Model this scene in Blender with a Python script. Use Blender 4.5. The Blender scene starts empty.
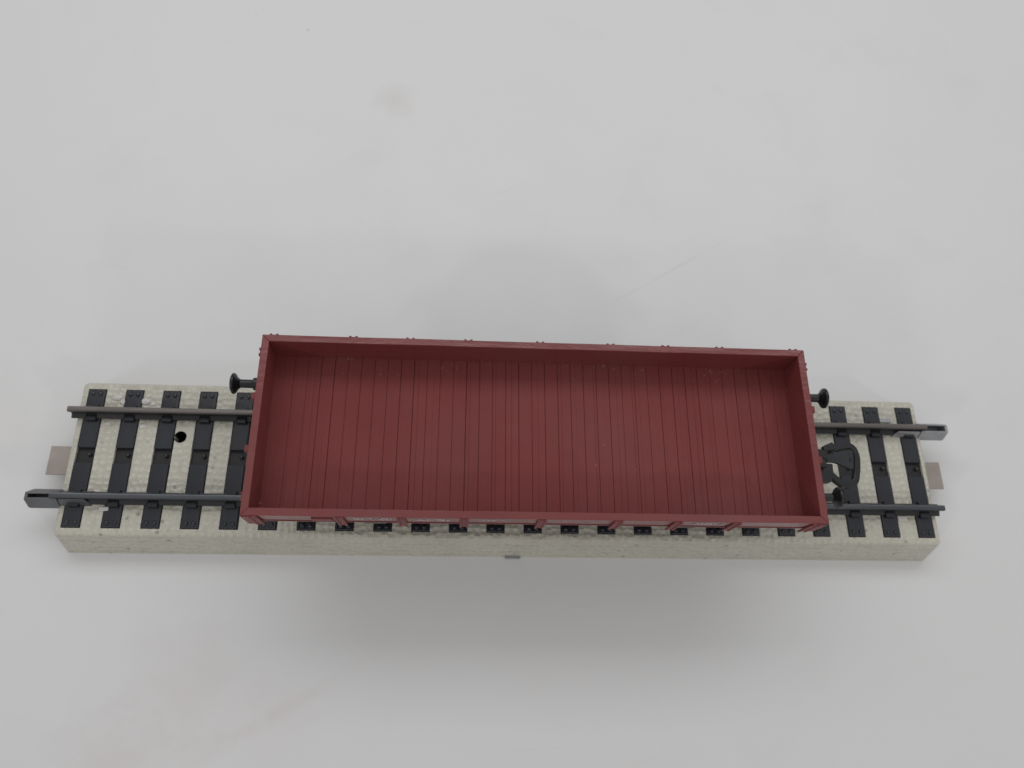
import bpy, bmesh, math, random
from mathutils import Vector, Matrix, noise
random.seed(7)
S = 0.001                       # everything below is written in millimetres
scene = bpy.context.scene
C = scene.collection

# ------------------------------------------------------------------ camera
cam_d = bpy.data.cameras.new("camera"); cam = bpy.data.objects.new("camera", cam_d); C.objects.link(cam)
cam.location = (-11.298*S, -42.416*S, 162.652*S)
cam.rotation_euler = (0.36844, -0.06963, -0.00069)
cam_d.sensor_width = 36; cam_d.lens = 772.24/1024*36
cam_d.clip_start = 0.005; cam_d.clip_end = 50
cam_d.dof.use_dof = True; cam_d.dof.focus_distance = 0.137; cam_d.dof.aperture_fstop = 22
scene.camera = cam

# ------------------------------------------------------------------ light
W = bpy.data.worlds.new("World"); scene.world = W; W.use_nodes = True
bg = W.node_tree.nodes["Background"]
wt = W.node_tree; wn = wt.nodes.new; wl = wt.links.new       # pale room: bright ceiling, darker walls
wtc = wn('ShaderNodeTexCoord'); wsx = wn('ShaderNodeSeparateXYZ'); wl(wtc.outputs['Generated'], wsx.inputs[0])
wr = wn('ShaderNodeValToRGB'); wl(wsx.outputs['Z'], wr.inputs[0])
wr.color_ramp.elements[0].position = 0.05; wr.color_ramp.elements[0].color = (.42, .415, .41, 1)
wr.color_ramp.elements[1].position = 0.75; wr.color_ramp.elements[1].color = (1, .99, .985, 1)
wl(wr.outputs[0], bg.inputs[0]); bg.inputs[1].default_value = 0.52
def lamp(name, pos, sx, sy, power, col):
    d = bpy.data.lights.new(name, 'AREA'); d.shape = 'RECTANGLE'; d.size = sx; d.size_y = sy
    d.energy = power; d.color = col
    o = bpy.data.objects.new(name, d); C.objects.link(o); o.location = pos
    o.rotation_euler = Vector((0, 0, 0)).__sub__(Vector(pos)).to_track_quat('-Z', 'Y').to_euler()
    return o
lamp("lamp_behind", (0.0, 0.26, 0.37), 0.66, 0.14, 0.60, (0.975, 0.975, 1))
lamp("lamp_front", (-1.32, -1.22, 0.98), 0.15, 0.15, 2.7, (1, 0.98, 0.955))
lamp("lamp_front", (1.32, -1.22, 0.98), 0.15, 0.15, 2.7, (1, 0.98, 0.955))
scene.view_settings.view_transform = 'Standard'; scene.view_settings.look = 'None'
scene.view_settings.exposure = 0; scene.view_settings.gamma = 1

# ------------------------------------------------------------------ materials
class NT:
    def __init__(s, name):
        s.m = bpy.data.materials.new(name); s.m.use_nodes = True
        s.t = s.m.node_tree; s.b = s.t.nodes["Principled BSDF"]
        s.tc = s.n('ShaderNodeTexCoord')
    def n(s, typ, **kw):
        x = s.t.nodes.new(typ)
        for k, v in kw.items():
            if hasattr(x, k): setattr(x, k, v)
            else: x.inputs[k.replace('_', ' ')].default_value = v
        return x
    def l(s, a, b): s.t.links.new(a, b)
    def map(s, scale=(1, 1, 1), loc=(0, 0, 0), rot=(0, 0, 0)):
        m = s.n('ShaderNodeMapping'); s.l(s.tc.outputs['Object'], m.inputs[0])
        m.inputs['Scale'].default_value = scale; m.inputs['Location'].default_value = loc
        m.inputs['Rotation'].default_value = rot
        return m.outputs[0]
    def noise(s, vec, scale, detail=3, rough=.5):
        x = s.n('ShaderNodeTexNoise', Scale=scale, Detail=detail, Roughness=rough); s.l(vec, x.inputs['Vector'])
        return x.outputs['Fac']
    def voro(s, vec, scale, feature='F1'):
        x = s.n('ShaderNodeTexVoronoi', feature=feature); x.inputs['Scale'].default_value = scale; s.l(vec, x.inputs['Vector'])
        return x
    def rng(s, v, a, b, c=0., d=1.):
        x = s.n('ShaderNodeMapRange'); x.clamp = True; s.l(v, x.inputs[0])
        for i, q in enumerate((a, b, c, d)): x.inputs[i+1].default_value = q
        return x.outputs[0]
    def mul(s, a, b):
        x = s.n('ShaderNodeMath', operation='MULTIPLY')
        for i, q in enumerate((a, b)):
            if isinstance(q, (int, float)): x.inputs[i].default_value = q
            else: s.l(q, x.inputs[i])
        return x.outputs[0]
    def mix(s, fac, a, b):
        x = s.n('ShaderNodeMix', data_type='RGBA')
        if isinstance(fac, (int, float)): x.inputs[0].default_value = fac
        else: s.l(fac, x.inputs[0])
        for i, q in ((6, a), (7, b)):
            if isinstance(q, tuple): x.inputs[i].default_value = (*q, 1)
            else: s.l(q, x.inputs[i])
        return x.outputs[2]
    def bump(s, h, dist, strength=1., prev=None):
        x = s.n('ShaderNodeBump', Strength=strength, Distance=dist); s.l(h, x.inputs['Height'])
        if prev is not None: s.l(prev, x.inputs['Normal'])
        return x.outputs[0]
    def fin(s, col=None, rough=.5, metal=0., nrm=None, spec=.5):
        b = s.b
        if isinstance(col, tuple): b.inputs['Base Color'].default_value = (*col, 1)
        elif col is not None: s.l(col, b.inputs['Base Color'])
        if isinstance(rough, float): b.inputs['Roughness'].default_value = rough
        else: s.l(rough, b.inputs['Roughness'])
        b.inputs['Metallic'].default_value = metal; b.inputs['Specular IOR Level'].default_value = spec
        if nrm is not None: s.l(nrm, b.inputs['Normal'])
        return s.m

def mat_table():
    t = NT('white_laminate'); v = t.map()
    n1 = t.noise(v, 14, 3); n2 = t.noise(v, 45, 4, .6)
    c = t.mix(t.rng(n1, .35, .7), (.752, .757, .762), (.740, .741, .740))
    c = t.mix(t.mul(t.rng(n2, .55, .8), .25), c, (.66, .63, .60))
    # a few yellowish and pinkish stains with soft ragged edges (x, y in mm, radius, colour, strength)
    wob = t.noise(v, 160, 4, .6)
    for x, y, r, col, k in [(-30.4, 98.5, 7, (.52, .47, .38), .30), (-62, -44, 17, (.60, .50, .46), .22),
                            (-75, -57, 14, (.60, .50, .46), .25), (-110, 10, 20, (.66, .62, .55), .15),
                            (75, 62, 14, (.58, .57, .54), .16), (-45, -49, 12, (.60, .5, .47), .16)]:
        d = t.n('ShaderNodeVectorMath', operation='DISTANCE'); t.l(v, d.inputs[0]); d.inputs[1].default_value = (x*S, y*S, 0)
        a = t.n('ShaderNodeMath', operation='MULTIPLY_ADD'); t.l(wob, a.inputs[0]); a.inputs[1].default_value = r*S*1.2
        t.l(d.outputs['Value'], a.inputs[2])
        c = t.mix(t.mul(t.rng(a.outputs[0], r*S*1.5, r*S*.5), k), c, col)
    # scattered dust specks and tiny smears
    vo = t.voro(v, 62); sp = t.rng(vo.outputs['Distance'], .030, .014)
    keep = t.rng(t.noise(v, 21, 2), .56, .6)
    c = t.mix(t.mul(t.mul(sp, keep), .5), c, (.30, .28, .27))
    def scratch(x, y, ang, ln, w, k, col):
        m = t.map(loc=(0, 0, 0)); d = t.n('ShaderNodeVectorMath', operation='SUBTRACT'); t.l(m, d.inputs[0]); d.inputs[1].default_value = (x*S, y*S, 0)
        rt = t.n('ShaderNodeVectorRotate', rotation_type='Z_AXIS'); t.l(d.outputs[0], rt.inputs['Vector']); rt.inputs['Angle'].default_value = -ang
        sx = t.n('ShaderNodeSeparateXYZ'); t.l(rt.outputs[0], sx.inputs[0])
        aa = []
        for o_, lim in (('X', ln/2), ('Y', w)):
            ab = t.n('ShaderNodeMath', operation='ABSOLUTE'); t.l(sx.outputs[o_], ab.inputs[0]); aa.append(t.rng(ab.outputs[0], lim*S, lim*S*.3))
        ragged = t.rng(t.noise(v, 220, 3, .6), .38, .6, .25, 1)
        return t.mix(t.mul(t.mul(t.mul(aa[0], aa[1]), ragged), k), c, col)
    c = scratch(37, 50, math.radians(32), 46, .42, .15, (.40, .40, .41))
    c = scratch(-2, 72, math.radians(28), 20, .3, .10, (.42, .42, .43))
    c = scratch(-45, -48, math.radians(30), 40, 1.6, .16, (.60, .50, .47))
    # faint hairline scratches, long and thin
    sc = t.noise(t.map(scale=(6, 330, 1), rot=(0, 0, math.radians(-33))), 1.0, 1)
    line = t.mul(t.rng(sc, .495, .5), t.rng(sc, .505, .5))
    c = t.mix(t.mul(t.mul(line, t.rng(t.noise(v, 9, 2), .58, .68)), .10), c, (.45, .44, .43))
    r = t.rng(t.noise(v, 70, 3), .3, .7, .42, .54)
    return t.fin(c, r, 0, t.bump(t.noise(v, 260, 3), .0004, .05), .5)

def mat_ballast():
    t = NT('embossed_grey_tinplate'); v = t.map()
    n = t.noise(v, 90, 4, .6)
    c = t.mix(t.rng(n, .3, .7), (.59, .57, .485), (.52, .50, .425))
    vo = t.voro(v, 760); vo.inputs['Randomness'].default_value = .5; c = t.mix(t.mul(t.rng(vo.outputs['Distance'], .5, .75), .16), c, (.34, .32, .27))
    sp = t.voro(v, 420); keep = t.rng(t.noise(v, 120, 2), .52, .58)
    c = t.mix(t.mul(t.mul(t.rng(sp.outputs['Distance'], .22, .12), keep), .55), c, (.14, .13, .12))   # grime in the dimples
    h = vo.outputs['Distance']
    b = t.bump(h, .0005, .75); b = t.bump(t.noise(v, 1500, 2), .0003, .5, b)
    return t.fin(c, .30, 0, b, .6)

def mat_red(grain=None, dust=False, base=(.215, .049, .048), rough=(.44, .6), spec=.35):
    t = NT('oxide_red_plastic'); v = t.map()
    n = t.noise(v, 60, 4, .6)
    dk = tuple(x*.86 for x in base)
    c = t.mix(t.rng(n, .3, .7), base, dk)
    nrm = None
    if grain:
        g = t.noise(t.map(scale=grain), 1, 4, .65)
        c = t.mix(t.mul(t.rng(g, .45, .75), .35), c, tuple(x*.78 for x in base))
        nrm = t.bump(g, .00030, .35)
    if dust:
        vo = t.voro(v, 260); keep = t.rng(t.noise(v, 45, 2), .55, .62)
        c = t.mix(t.mul(t.mul(t.rng(vo.outputs['Distance'], .085, .035), keep), .35), c, (.42, .34, .31))
        if grain[0] > 1000:      # lint gathered along the far edge of the floor
            sxy = t.n('ShaderNodeSeparateXYZ'); t.l(v, sxy.inputs[0])
            v3 = t.voro(v, 900); n3 = t.rng(t.noise(v, 160, 3, .6), .5, .62)
            c = t.mix(t.mul(t.mul(t.mul(t.rng(v3.outputs['Distance'], .30, .12), n3), t.rng(sxy.outputs['Y'], .0105, .0145)), .30), c, (.45, .37, .33))
        film = t.rng(t.noise(v, 26, 4, .6), .42, .75)
        c = t.mix(t.mul(film, .16), c, (.30, .21, .20))
    nrm = t.bump(t.noise(v, 900, 2), .0002, .15, nrm)
    r = t.rng(t.noise(v, 110, 3), .3, .7, *rough)
    return t.fin(c, r, 0, nrm, spec)

def mat_plain(name, a, b, rough, metal=0., bumpd=.00015, scale=200, spec=.5, stretch=(1, 1, 1)):
    t = NT(name); v = t.map(scale=stretch)
    c = t.mix(t.rng(t.noise(v, scale, 4, .6), .3, .7), a, b)
    return t.fin(c, t.rng(t.noise(v, scale*.6, 3), .3, .7, rough-.07, rough+.08), metal, t.bump(t.noise(v, scale*3, 3), bumpd, .3), spec)

M = dict(
    table=mat_table(), ballast=mat_ballast(),
    floor=mat_red(grain=(3800, 40, 300), dust=True, rough=(.55, .7), spec=.22, base=(.215, .047, .046)), wall=mat_red(grain=(60, 400, 1200), dust=True, rough=(.16, .27), spec=.5), stake=mat_red(),
    sleeper=mat_plain('sleeper_plastic', (.024, .027, .036), (.016, .018, .025), .24, 0, .0002, 260, .5, (2.5, .5, 1)),
    pit=mat_plain('painted_recess_shade', (.010, .010, .012), (.006, .006, .007), .5),  # near-black colour standing in for shade inside the hole and recesses
    railfar=mat_plain('worn_rail_steel', (.20, .18, .17), (.13, .118, .112), .32, .7, .0001, 300, .5, (.15, 1, 1)),
    railnear=mat_plain('blue_grey_rail_steel', (.125, .132, .142), (.08, .085, .094), .30, .7, .0001, 300, .5, (.15, 1, 1)),
    joiner=mat_plain('joiner_steel', (.17, .175, .185), (.11, .115, .12), .42, .5),
    joinerbright=mat_plain('bright_joiner_steel', (.42, .43, .44), (.30, .31, .32), .36, .5),
    tab=mat_plain('dull_copper_tab', (.40, .355, .32), (.31, .27, .245), .45, .3, .0002, 180),
    gloss=mat_plain('glossy_sleeper_bolt', (.028, .030, .036), (.02, .022, .027), .16),
    rail_side=mat_plain('shaded_rail_side', (.055, .054, .056), (.035, .035, .038), .45, .4, .0001, 300, .5, (.15, 1, 1)),  # shade on the rail flanks put into the colour
    black=mat_plain('black_plastic', (.014, .015, .018), (.009, .010, .012), .30),
    coupler=mat_plain('grey_black_steel', (.032, .036, .043), (.020, .022, .027), .42, .2),
    stud=mat_plain('contact_stud_metal', (.06, .06, .062), (.03, .03, .03), .3, .6),
    glue=mat_plain('dried_glue', (.72, .69, .66), (.6, .57, .54), .22, 0, .0004, 300),
    white=mat_plain('white_print', (.55, .48, .47), (.42, .33, .32), .5),
    wheel=mat_plain('wheel_metal', (.12, .12, .125), (.07, .07, .075), .35, .7),
)

# ------------------------------------------------------------------ helpers
def obj(name, bm, mat, parent=None, smooth=False, bevel=0, segs=2, label=None):
    bmesh.ops.recalc_face_normals(bm, faces=bm.faces[:])
    bmesh.ops.scale(bm, vec=(S, S, S), verts=bm.verts[:])
    me = bpy.data.meshes.new(name); bm.to_mesh(me); bm.free()
    for mm in (mat if isinstance(mat, list) else [mat]): me.materials.append(mm)
    if smooth:
        for p in me.polygons: p.use_smooth = True
    o = bpy.data.objects.new(name, me); C.objects.link(o)
    if parent is not None: o.parent = parent
    if bevel:
        b = o.modifiers.new('bevel', 'BEVEL'); b.width = bevel*S; b.segments = segs; b.limit_method = 'ANGLE'; b.angle_limit = math.radians(35)
    if label: o['label'] = label
    return o
def box(bm, x0, x1, y0, y1, z0, z1):
    vs = [bm.verts.new((x, y, z)) for x in (x0, x1) for y in (y0, y1) for z in (z0, z1)]
    for f in ((0, 1, 3, 2), (4, 6, 7, 5), (0, 4, 5, 1), (2, 3, 7, 6), (0, 2, 6, 4), (1, 5, 7, 3)):
        bm.faces.new([vs[i] for i in f])
    return vs
def prism(bm, pts, z0, z1):
    a = [bm.verts.new((x, y, z0)) for x, y in pts]; b = [bm.verts.new((x, y, z1)) for x, y in pts]
    bm.faces.new(a[::-1]); bm.faces.new(b)
    for i in range(len(pts)):
        j = (i+1) % len(pts); bm.faces.new((a[i], a[j], b[j], b[i]))
def extr_x(bm, prof, xs):          # closed (y,z) profile swept along x
    rings = [[bm.verts.new((x, y, z)) for y, z in prof] for x in xs]
    n = len(prof)
    for r, s in zip(rings, rings[1:]):
        for i in range(n): bm.faces.new((r[i], r[(i+1) % n], s[(i+1) % n], s[i]))
    bm.faces.new(rings[0][::-1]); bm.faces.new(rings[-1])
def lathe_x(bm, prof, c, n=28):    # (x, r) profile turned round an axis parallel to x
    rings = []
    for x, r in prof:
        rings.append([bm.verts.new((c[0]+x, c[1]+r*math.cos(a), c[2]+r*math.sin(a))) for a in [2*math.pi*k/n for k in range(n)]])
    for r, s in zip(rings, rings[1:]):
        for i in range(n): bm.faces.new((r[i], r[(i+1) % n], s[(i+1) % n], s[i]))
    bm.faces.new(rings[0][::-1]); bm.faces.new(rings[-1])
def lathe_axis(bm, prof, c, axis, n=32):
    t = bmesh.new(); lathe_x(t, prof, (0, 0, 0), n)
    rot = {'x': Matrix(), 'y': Matrix.Rotation(math.pi/2, 4, 'Z'), 'z': Matrix.Rotation(-math.pi/2, 4, 'Y')}[axis]
    bmesh.ops.transform(t, matrix=Matrix.Translation(c) @ rot, verts=t.verts[:])
    me = bpy.data.meshes.new('tmp'); t.to_mesh(me); t.free(); bm.from_mesh(me); bpy.data.meshes.remove(me)
def strip(bm, pts, w, z0, z1):     # flat bar of width w along a polyline
    P = [Vector((x, y)) for x, y in pts]; L = []; R = []
    for i, p in enumerate(P):
        t = (P[min(i+1, len(P)-1)]-P[max(i-1, 0)]).normalized(); nrm = Vector((-t.y, t.x))*w/2
        L.append(p+nrm); R.append(p-nrm)
    q = [[bm.verts.new((a.x, a.y, z)) for a, z in ((L[i], z0), (L[i], z1), (R[i], z1), (R[i], z0))] for i in range(len(P))]
    for r, s in zip(q, q[1:]):
        for i in range(4): bm.faces.new((r[i], r[(i+1) % 4], s[(i+1) % 4], s[i]))
    bm.faces.new(q[0][::-1]); bm.faces.new(q[-1])
def empty(name, loc, label, cat):
    o = bpy.data.objects.new(name, None); C.objects.link(o); o.location = Vector(loc)*S
    o.empty_display_size = .01; o['label'] = label; o['category'] = cat
    return o
def smoothline(pts, k=3):          # Catmull-Rom
    out = []
    for i in range(len(pts)-1):
        p = [Vector(pts[max(i-1, 0)]), Vector(pts[i]), Vector(pts[i+1]), Vector(pts[min(i+2, len(pts)-1)])]
        for j in range(k):
            t = j/k
            out.append(tuple(.5*(2*p[1]+(p[2]-p[0])*t+(2*p[0]-5*p[1]+4*p[2]-p[3])*t*t+(3*p[1]-p[0]-3*p[2]+p[3])*t**3)))
    return out+[tuple(pts[-1])]

# ------------------------------------------------------------------ setting
bm = bmesh.new(); box(bm, -700, 700, -450, 650, -25, 0)
o = obj('table_surface', bm, M['table'], bevel=2); o['kind'] = 'structure'

# ------------------------------------------------------------------ track
track = empty('track_section', (0, 0, 0), 'straight toy track piece with pale grey roadbed and black sleepers under the red wagon', 'model track')
ZT = 7.04; YC = 15.77; YB = 18.15; X0, X1 = -89.7, 89.5
PITCH = 7.521
SX = [(i-11.5)*PITCH for i in range(24)]
HOLE = (-68.4, 4.4, 1.25)
def roadbed():
    bm = bmesh.new()
    def loop(pts, z): return [bm.verts.new((x, y, z)) for x, y in pts]
    r = .9
    def rrect(x0, x1, y0, y1, r, n=4):
        out = []
        for cx, cy, a0 in ((x1-r, y1-r, 0), (x0+r, y1-r, 90), (x0+r, y0+r, 180), (x1-r, y0+r, 270)):
            for k in range(n+1):
                a = math.radians(a0+90*k/n); out.append((cx+r*math.cos(a), cy+r*math.sin(a)))
        return out
    levels = [(0, .0, YB), (.25, .0, YB-.12), (ZT-.75, .05, YC+.22), (ZT-.35, .12, YC+.02), (ZT-.1, .35, YC-.22), (ZT, .7, YC-.6)]
    rings = []
    for z, dx, hy in levels: rings.append(loop(rrect(X0+dx, X1-dx, -hy, hy, r), z))
    for a, b in zip(rings, rings[1:]):
        for i in range(len(a)): bm.faces.new((a[i], a[(i+1) % len(a)], b[(i+1) % len(a)], b[i]))
    bm.faces.new(rings[0][::-1])
    edges = []
    def addloop(vs):
        for i in range(len(vs)):
            a, b = vs[i], vs[(i+1) % len(vs)]
            e = bm.edges.get((a, b)) or bm.edges.new((a, b)); edges.append(e)
    addloop(rings[-1])
    def pit(pts, depth):
        t = loop(pts, ZT); addloop(t); b = loop(pts, ZT-depth)
        fs = [bm.faces.new((t[i], t[(i+1) % len(t)], b[(i+1) % len(t)], b[i])) for i in range(len(pts))]
        fs.append(bm.faces.new(b))
        return fs
    for x in SX: pit([(x-1.86, -14.42), (x+1.86, -14.42), (x+1.86, 14.42), (x-1.86, 14.42)], 2.6)
    hb = pit([(HOLE[0]+HOLE[2]*math.cos(a), HOLE[1]+HOLE[2]*math.sin(a)) for a in [2*math.pi*k/24 for k in range(24)]], 6.5)
    for f in hb: f.material_index = 1  # hole walls and bottom painted dark in place of shade
    bmesh.ops.triangle_fill(bm, use_beauty=True, edges=edges)
    return bm
bed = obj('roadbed', roadbed(), [M['ballast'], M['pit']], track, label='pale grey embossed metal roadbed with a round screw hole')
bm = bmesh.new(); box(bm, -1.45, 1.7, -YB-.4, -YB+1, .15, .6)
obj('bottom_clip', bm, M['joinerbright'], bed, bevel=.1)
bm = bmesh.new()
for x, y, s in ((-82.3, 12.6, 1.0), (-81.0, 11.6, .7), (-76.6, 11.9, .95), (-75.0, 11.3, .5), (-76.2, 6.6, .75), (-83.3, 7.0, .6)):
    t = bmesh.new(); bmesh.ops.create_uvsphere(t, u_segments=14, v_segments=8, radius=1)
    for v in t.verts:
        k = 1+.35*noise.noise(v.co*1.6+Vector((x, y, 0)))
        v.co = Vector((v.co.x*1.15*s*k, v.co.y*.75*s*k, v.co.z*.22*s))
    bmesh.ops.translate(t, vec=(x, y, ZT), verts=t.verts[:])
    me = bpy.data.meshes.new('t'); t.to_mesh(me); t.free(); bm.from_mesh(me); bpy.data.meshes.remove(me)
obj('dried_glue', bm, M['glue'], bed, smooth=True)

RY = {'far': 9.1, 'near': -8.6}
# sleepers: one built, the rest copied with their sub-parts
ZS = 7.32
def sleeper_mesh():
    bm = bmesh.new()
    box(bm, -1.72, 1.72, -14.3, -1.3, 4.6, ZS); box(bm, -1.72, 1.72, 1.75, 14.3, 4.6, ZS)
    return bm
sl0 = obj('sleeper', sleeper_mesh(), M['sleeper'], track, bevel=.22)
sl0.location = (SX[0]*S, 0, 0)
bm = bmesh.new(); box(bm, -1.84, 1.84, -1.34, 1.79, 4.5, 6.45); rc0 = obj('recess_shade_fill', bm, M['pit'], sl0)  # block filling the gap, its shade painted as near-black
bm = bmesh.new(); lathe_axis(bm, [(0, .42), (.55, .42), (.7, .3), (.75, .1)], (.75, .5, 6.4), 'z', 16)
st0 = obj('contact_stud', bm, M['stud'], sl0, smooth=True)
chairs = []
for y in (-13.4, 13.3):
    for x in (-.75, .75):
        bm = bmesh.new(); bmesh.ops.create_uvsphere(bm, u_segments=12, v_segments=8, radius=.46)
        for v_ in bm.verts: v_.co = Vector((v_.co.x+x, v_.co.y*1.2+y, v_.co.z*.6+ZS))
        chairs.append(obj('moulded_bolt', bm, M['gloss'], sl0, smooth=True))
for y in RY.values():
    bm = bmesh.new()
    box(bm, -1.05, 1.05, y-1.75, y-.42, ZS-.1, 8.05); box(bm, -1.05, 1.05, y+.42, y+1.75, ZS-.1, 8.05)
    chairs.append(obj('rail_chair', bm, M['sleeper'], sl0, bevel=.18))
for i in range(1, 24):
    c = sl0.copy(); C.objects.link(c); c.location = (SX[i]*S, 0, 0)
    for ch in (rc0, st0, *chairs):
        d = ch.copy(); C.objects.link(d); d.parent = c
def rail(y, x0, x1, mat, lab):
    zb, zt = 7.1, 10.02
    pr = [(-1.25, zb+.25), (-1.25, zb+.5), (-.32, zb+.75), (-.3, zt-1.0), (-.54, zt-.8), (-.57, zt-.25), (-.42, zt-.06), (-.2, zt),
          (.2, zt), (.42, zt-.06), (.57, zt-.25), (.54, zt-.8), (.3, zt-1.0), (.32, zb+.75), (1.25, zb+.5), (1.25, zb+.25)]
    n = 60; bm = bmesh.new()
    extr_x(bm, [(y+a, b) for a, b in pr], [x0+(x1-x0)*k/n for k in range(n+1)])
    bm.normal_update(); bmesh.ops.recalc_face_normals(bm, faces=bm.faces[:])
    for f in bm.faces:
        c_ = f.calc_center_median()
        f.material_index = 0 if f.normal.z > .3 and c_.z > 9.6 else 1     # web and flanks painted darker as shading, worn head
    return obj('rail', bm, [mat, M['rail_side']], track, label=lab)
rf = rail(RY['far'], -90.4, 89.5, M['railfar'], 'worn brownish grey rail farther from the lettered side')
rn = rail(RY['near'], -90.3, 89.8, M['railnear'], 'blue grey steel rail under the lettered side')
def joiner(parent, y, xe, d, mat, lean):
    """sleeve clasping the rail foot; xe = outer end, d = +1 when it points right"""
    zb = 6.45; L = 13.0
    def X(t): return xe-d*t
    bm = bmesh.new()
    for s in (-1, 1):                                   # the two leaning cheeks, outer half full height, inner half cut low
        for t0, t1, zt, out in ((.3, 6.2, 9.15, 1.95), (6.2, 11.2, 8.75, 1.82)):
            P = [(s*out, zb), (s*lean, zt), (s*(lean-.32), zt), (s*(out-.4), zb)]
            a = [bm.verts.new((X(t0), y+q, z)) for q, z in P]
            b = [bm.verts.new((X(t1+(1.3 if t1 > 7 and k in (0, 3) else 0)), y+q, z)) for k, (q, z) in enumerate(P)]
            bm.faces.new(a); bm.faces.new(b[::-1])
            for i in range(4): bm.faces.new((a[i], b[i], b[(i+1) % 4], a[(i+1) % 4]))
    xs = sorted((X(0), X(11)))
    box(bm, xs[0], xs[1], y-1.7, y+1.7, zb-.25, zb+.05)
    xs = sorted((X(0), X(.6))); 
    prism_pts = [(y-1.85, zb), (y-.75, 8.9), (y+.75, 8.9), (y+1.85, zb)]
    extr_x(bm, prism_pts, xs)
    j = obj('rail_joiner', bm, mat, parent, bevel=.1)
    return j
joiner(rn, RY['near'], -95.4, -1, M['joiner'], .66)
joiner(rf, RY['far']-.05, 94.8, 1, M['joinerbright'], .9)
# bent metal tabs that hold the rails
bm = bmesh.new(); box(bm, 80.8, 82.9, -10.95, -9.9, ZT-.2, ZT+.28); obj('rail_tab', bm, M['glue'], rn, bevel=.12)
bm = bmesh.new(); box(bm, -81.7, -79.8, -11.1, -10.2, ZT-.2, ZT+.3); obj('rail_tab', bm, M['glue'], rn, bevel=.12)
bm = bmesh.new(); box(bm, 80.7, 83.2, 10.75, 11.7, ZT-.2, ZT+.3); obj('rail_tab', bm, M['joinerbright'], rf, bevel=.12)
for x0, x1 in ((-95.0, -88), (88, 94.5)):
    bm = bmesh.new(); box(bm, x0, x1, -3.1, 2.9, 3.5, 3.95)
    obj('contact_tongue', bm, M['tab'], track, bevel=.12, label='dull coppery contact tongue at the '+('left' if x0 < 0 else 'right')+' end')

# ------------------------------------------------------------------ wagon (own frame: origin at track height 0)
wag = empty('goods_wagon', (2.95, .138, 0), 'oxide red open goods wagon with a grooved plank floor standing on the grey track', 'toy wagon')
wag.rotation_euler.z = -0.0015
HL, HW, T = 50.72, 16.6, 1.32
ZR, ZB, ZF = 31.67, 26.8, 24.6
def wob(a, seed, amp=.05): return amp*noise.noise(Vector((a*.07, seed, .3)))
def wall(length_axis, sgn):
    """mitred wall: inner and outer faces along one side; cross-section (offset inwards, z)"""
    prof = [(0, ZR), (.02, ZR-.75), (.08, 27.7), (.45, 27.6), (.45, 27.15), (-.02, 27.1), (-.02, ZB), (.9, ZB), (.95, ZF-.9), (T, ZF-.9), (T, ZR)]
    n = 46; bm = bmesh.new(); half = HL if length_axis == 'x' else HW
    rings = []
    for k in range(n+1):
        ring = []
        for off, z in prof:
            u = (-1+2*k/n)*(half-off)
            w = wob(u, 3.1*sgn+(0 if length_axis == 'x' else 9)) + (wob(u*2.7, 5+sgn, .03) if off == T else 0)
            v = sgn*((HW if length_axis == 'x' else HL)-off) + w*(1-abs(u/half)**6)
            ring.append(bm.verts.new((u, v, z) if length_axis == 'x' else (v, u, z)))
        rings.append(ring)
    m = len(prof)
    for r, s in zip(rings, rings[1:]):
        for i in range(m): bm.faces.new((r[i], r[(i+1) % m], s[(i+1) % m], s[i]))
    bm.faces.new(rings[0][::-1]); bm.faces.new(rings[-1])
    return bm
def stake(axis, u, sgn, parent, zbot=24.7, ztop=31.52, w=1.55, heavy=False):
    bm = bmesh.new(); base = (HW if axis == 'x' else HL)
    def bx(u0, u1, o0, o1, z0, z1):
        a, b = sgn*(base+o0), sgn*(base+o1); lo, hi = min(a, b), max(a, b)
        if axis == 'x': box(bm, u0, u1, lo, hi, z0, z1)
        else: box(bm, lo, hi, u0, u1, z0, z1)
    if heavy:
        bx(u-.62, u+.62, -.05, .72, zbot, ztop-1.1)
    else:
        for s in (-1, 1):
            a, b = sorted((u+s*w/2, u+s*(w/2-.42)))
            bx(a, b, -.06, .30, zbot, ztop)
            cx = (a+b)/2
            bx(cx-.15, cx+.15, .2, .38, ztop-.9, ztop-.3)   # rivet heads
        bx(u-w/2+.3, u+w/2-.3, -.04, .14, zbot+.1, ztop-.1)
    return obj('stake', bm, M['stake'], parent, bevel=.08)
STX = [-48.7, -34.35, -23.9, -13.2, .2, 13.5, 24.0, 34.4, 48.7]
walls = {}
for sgn, lab in ((-1, 'near side wall with pale lettering between the stakes'), (1, 'far side wall')):
    w = obj('side_wall', wall('x', sgn), M['wall'], wag, bevel=.11, label=lab); walls[sgn] = w
    for u in STX: stake('x', u, sgn, w)
    for s2 in (-1, 1):                      # folded corner gusset beside the last stake
        bm = bmesh.new(); a, b = sorted((s2*(HL+.04), s2*(HL-2.2))); c_, d_ = sorted((sgn*(HW+.16), sgn*(HW-.3)))
        box(bm, a, b, c_, d_, 24.9, 31.2); obj('corner_gusset', bm, M['stake'], w, bevel=.1)
for sgn in (-1, 1):
    w = obj('end_wall', wall('y', sgn), M['wall'], wag, bevel=.11)
    for u in (-13.3, 13.3): stake('y', u, sgn, w, w=1.5)
    for u in (-4.85, 4.85): stake('y', u, sgn, w, heavy=True, ztop=32.3)
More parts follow.
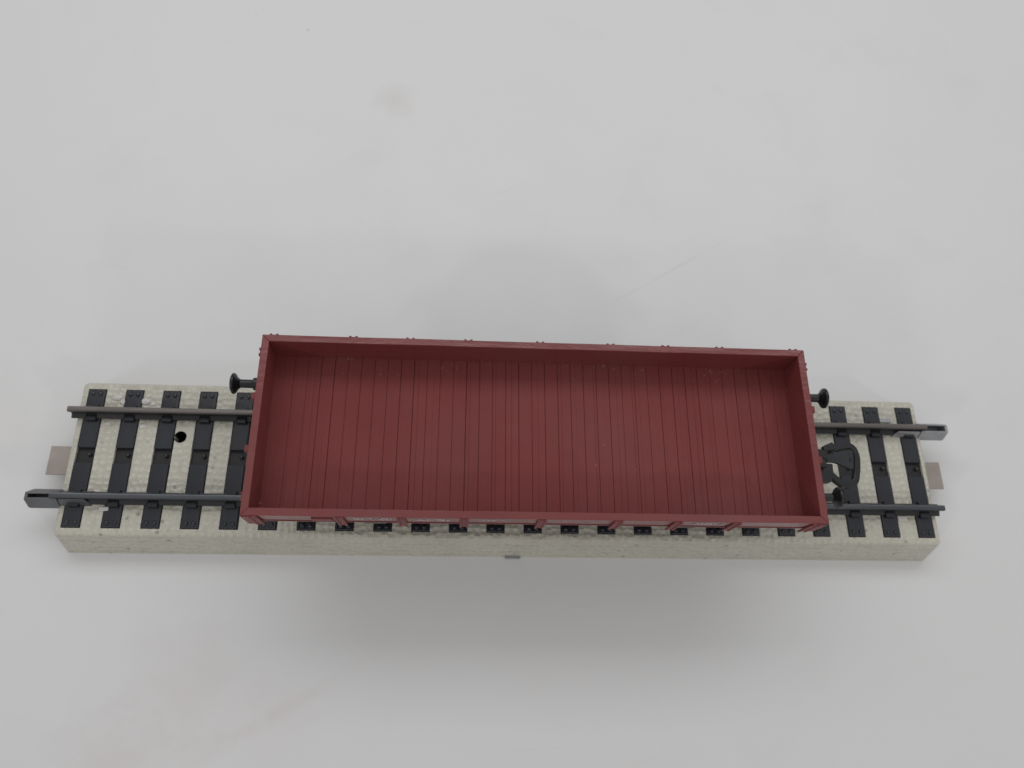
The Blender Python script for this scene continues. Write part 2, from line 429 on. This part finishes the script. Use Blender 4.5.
# name plate and the worn white print between the stakes of the near side
bm = bmesh.new(); box(bm, -39.2, -35.6, -HW-.22, -HW+.1, 28.5, 30.2); obj('label_plate', bm, M['stake'], walls[-1], bevel=.08)
def dashes(x0, x1, z0, rows, dens=.72, h=.34):
    bm = bmesh.new()
    for r in range(rows):
        x = x0+random.uniform(0, .6)
        while x < x1:
            l = random.uniform(.25, .8)
            if random.random() < dens: box(bm, x, min(x+l, x1), -HW-.075, -HW+.02, z0-r*.62-h, z0-r*.62)
            x += l+random.uniform(.12, .35)
    obj('lettering', bm, M['white'], walls[-1], label='worn illegible white lettering')
for a in ((-32.2, -25.6, 30.9, 3), (-22.0, -15.6, 30.9, 3, .6), (26.4, 32.4, 30.9, 3, .85), (-10.8, -4.5, 30.7, 1, .5)): dashes(*a)

# plank floor with cut grooves
bm = bmesh.new()
iw, il = HW-T+.12, HL-T+.12
prof = [(-il, ZF)]
g = []
for k in range(-19, 20):
    x = .45+2.503*(k+.5)
    if -il+.4 < x < il-.4: g.append(x)
for x in g:
    w = random.uniform(.06, .10); d = random.uniform(.09, .19)
    prof += [(x-w, ZF+random.uniform(-.03, .03)), (x-w*.45, ZF-d), (x+w*.45, ZF-d), (x+w, ZF+random.uniform(-.03, .03))]
    for _ in range(random.choice((0, 0, 1, 1, 2))):               # fine moulded grain lines
        y = x+random.uniform(.5, 2.0)
        if y < il-.5 and all(not (abs(y-q[0]) < .2) for q in prof[-4:]) and y > prof[-1][0]+.15:
            prof += [(y-.05, ZF), (y, ZF-random.uniform(.02, .06)), (y+.05, ZF)]
prof.append((il, ZF)); prof.sort(key=lambda p: p[0])
prof = prof+[(il, ZF-1.0), (-il, ZF-1.0)]
rings = []
for y in (-iw, 0, iw): rings.append([bm.verts.new((a, y, b)) for a, b in prof])
n = len(prof)
for r, s in zip(rings, rings[1:]):
    for i in range(n): bm.faces.new((r[i], s[i], s[(i+1) % n], r[(i+1) % n]))
bm.faces.new(rings[0]); bm.faces.new(rings[-1][::-1])
obj('plank_floor', bm, M['floor'], wag)

# underframe, wheels, buffers, coupler
bm = bmesh.new()
for s in (-1, 1):
    P = [(s*14.6, 23.55), (s*14.6, 21.2), (s*13.6, 21.2), (s*13.6, 23.55)]
    extr_x(bm, P, (-HL+1.2, HL-1.2))
for x in (-HL+.6, HL-1.8): box(bm, x, x+1.2, -14.9, 14.9, 20.8, 23.55)
for x in (-30, -10, 10, 30): box(bm, x-.6, x+.6, -13.5, 13.5, 21.6, 23.55)
box(bm, -HL+1.9, HL-1.9, -1.4, 1.4, 21.8, 23.55)
obj('underframe', bm, M['black'], wag, bevel=.1)
RAILTOP = 10.02; RW = 5.5
for xa in (-30, 30):
    bm = bmesh.new(); lathe_axis(bm, [(-11.6, .5), (-11.2, .9), (11.2, .9), (11.6, .5)], (xa, 0.1, RAILTOP+RW), 'y', 16)
    ax = obj('axle', bm, M['wheel'], wag, smooth=False)
    for s in (-1, 1):
        bm = bmesh.new()
        pr = [(-1.2, 1.2), (-1.2, RW+.95), (-.6, RW+1.0), (-.35, RW+.1), (1.3, RW), (1.4, RW-.5), (.6, RW-.9), (.5, 2), (1.0, 1.2)]
        lathe_axis(bm, [(a*s, b) for a, b in pr], (xa, .2+s*8.1, RAILTOP+RW+.02), 'y', 40)
        obj('wheel', bm, M['wheel'], ax, bevel=.0)
        bm = bmesh.new()
        y0, y1 = sorted((s*11.9, s*13.2))
        for sx in (-1, 1): 
            a, b = sorted((xa+sx*1.5, xa+sx*3.2)); box(bm, a, b, y0, y1, 14.6, 21.5)
        box(bm, xa-3.2, xa+3.2, y0, y1, 18.6, 21.5)
        y0, y1 = sorted((s*12.4, s*14.3)); box(bm, xa-2.1, xa+2.1, y0, y1, 13.6, 17.4)
        obj('axle_guard', bm, M['black'], wag, bevel=.15)
        bm = bmesh.new()
        for k in range(5):
            L = 10.5-k*1.9; y0, y1 = sorted((s*13.3, s*14.6)); box(bm, xa-L, xa+L, y0, y1, 19.4-k*.42, 19.75-k*.42)
        obj('leaf_spring', bm, M['black'], wag)
def buffer(x, y, d, zc=23.75):
    bm = bmesh.new()
    lathe_x(bm, [(-d*.5, 1.5), (d*.3, 1.5), (d*.35, 1.25), (d*3.2, 1.2), (d*3.3, .82), (d*6.0, .8)], (x, y, zc))
    st = obj('buffer', bm, M['black'], wag, bevel=.08)
    bm = bmesh.new()
    lathe_x(bm, [(d*5.6, .8), (d*6.1, 1.1), (d*6.5, 1.75), (d*6.75, 2.0), (d*7.05, 2.0), (d*7.3, 1.6), (d*7.42, .6)], (x, y, zc))
    obj('buffer_head', bm, M['black'], st, smooth=True)
buffer(HL-.35, 9.85, 1); buffer(HL-.5, -10.1, 1); buffer(-HL+.6, 9.85, -1)
# loop coupler at the right end (coordinates are track coordinates minus the wagon's origin)
ox, oy = 2.88, .138
def sh(pts): return [(x-ox, y-oy) for x, y in pts]
bm = bmesh.new()
box(bm, 53.3-ox-4, 60.6-ox, -3.2, -.2, 19.2, 20.2); prism(bm, sh([(57.5, -6.2), (61.8, -5.6), (62.3, -4.1), (62.4, -2.0), (60.6, -1.9), (57.5, -1.9)]), 17.2, 19.0)
prism(bm, sh([(56, .8), (59.4, .6), (61.0, .3), (60.8, -1.6), (59.2, -1.0), (56, -1.2)]), 19.1, 20.4)
cp = obj('coupler', bm, M['black'], wag, bevel=.15)
bm = bmesh.new()
prism(bm, sh([(61.5, .2), (62.9, .35), (64.2, .6), (66.7, 1.15), (67.15, .7), (66.75, -2.8), (66.2, -3.0), (65.5, -2.75), (64.7, -2.35), (64.0, -2.05), (62.9, -1.65), (61.5, -1.6)]), 18.1, 18.7)
pl = obj('coupling_plate', bm, M['coupler'], cp, bevel=.12)
bm = bmesh.new(); box(bm, 66.15-ox, 66.55-ox, -1.5, -.8, 18.6, 18.85); obj('plate_rivet', bm, M['black'], pl, bevel=.05)
bm = bmesh.new()
ring = smoothline([(62.3, .9), (63.6, 1.35), (65.0, 1.75), (66.6, 2.0), (67.5, 1.5), (67.9, .4), (67.95, -.8), (67.7, -2.6), (67.3, -4.3), (66.9, -5.3), (66.2, -5.75), (65.3, -6.05), (64.3, -5.9), (63.4, -5.2), (62.4, -4.2), (61.4, -3.2)], 4)
strip(bm, sh(ring), 1.15, 17.0, 18.5)
obj('coupling_loop', bm, M['black'], cp, bevel=.15)
bm = bmesh.new(); prism(bm, sh([(60.75, 1.5), (62.75, 2.4), (63.15, 1.55), (63.3, .8), (61.4, .5), (60.7, .6)]), 18.2, 19.6)
obj('coupling_hook', bm, M['black'], cp, bevel=.2)
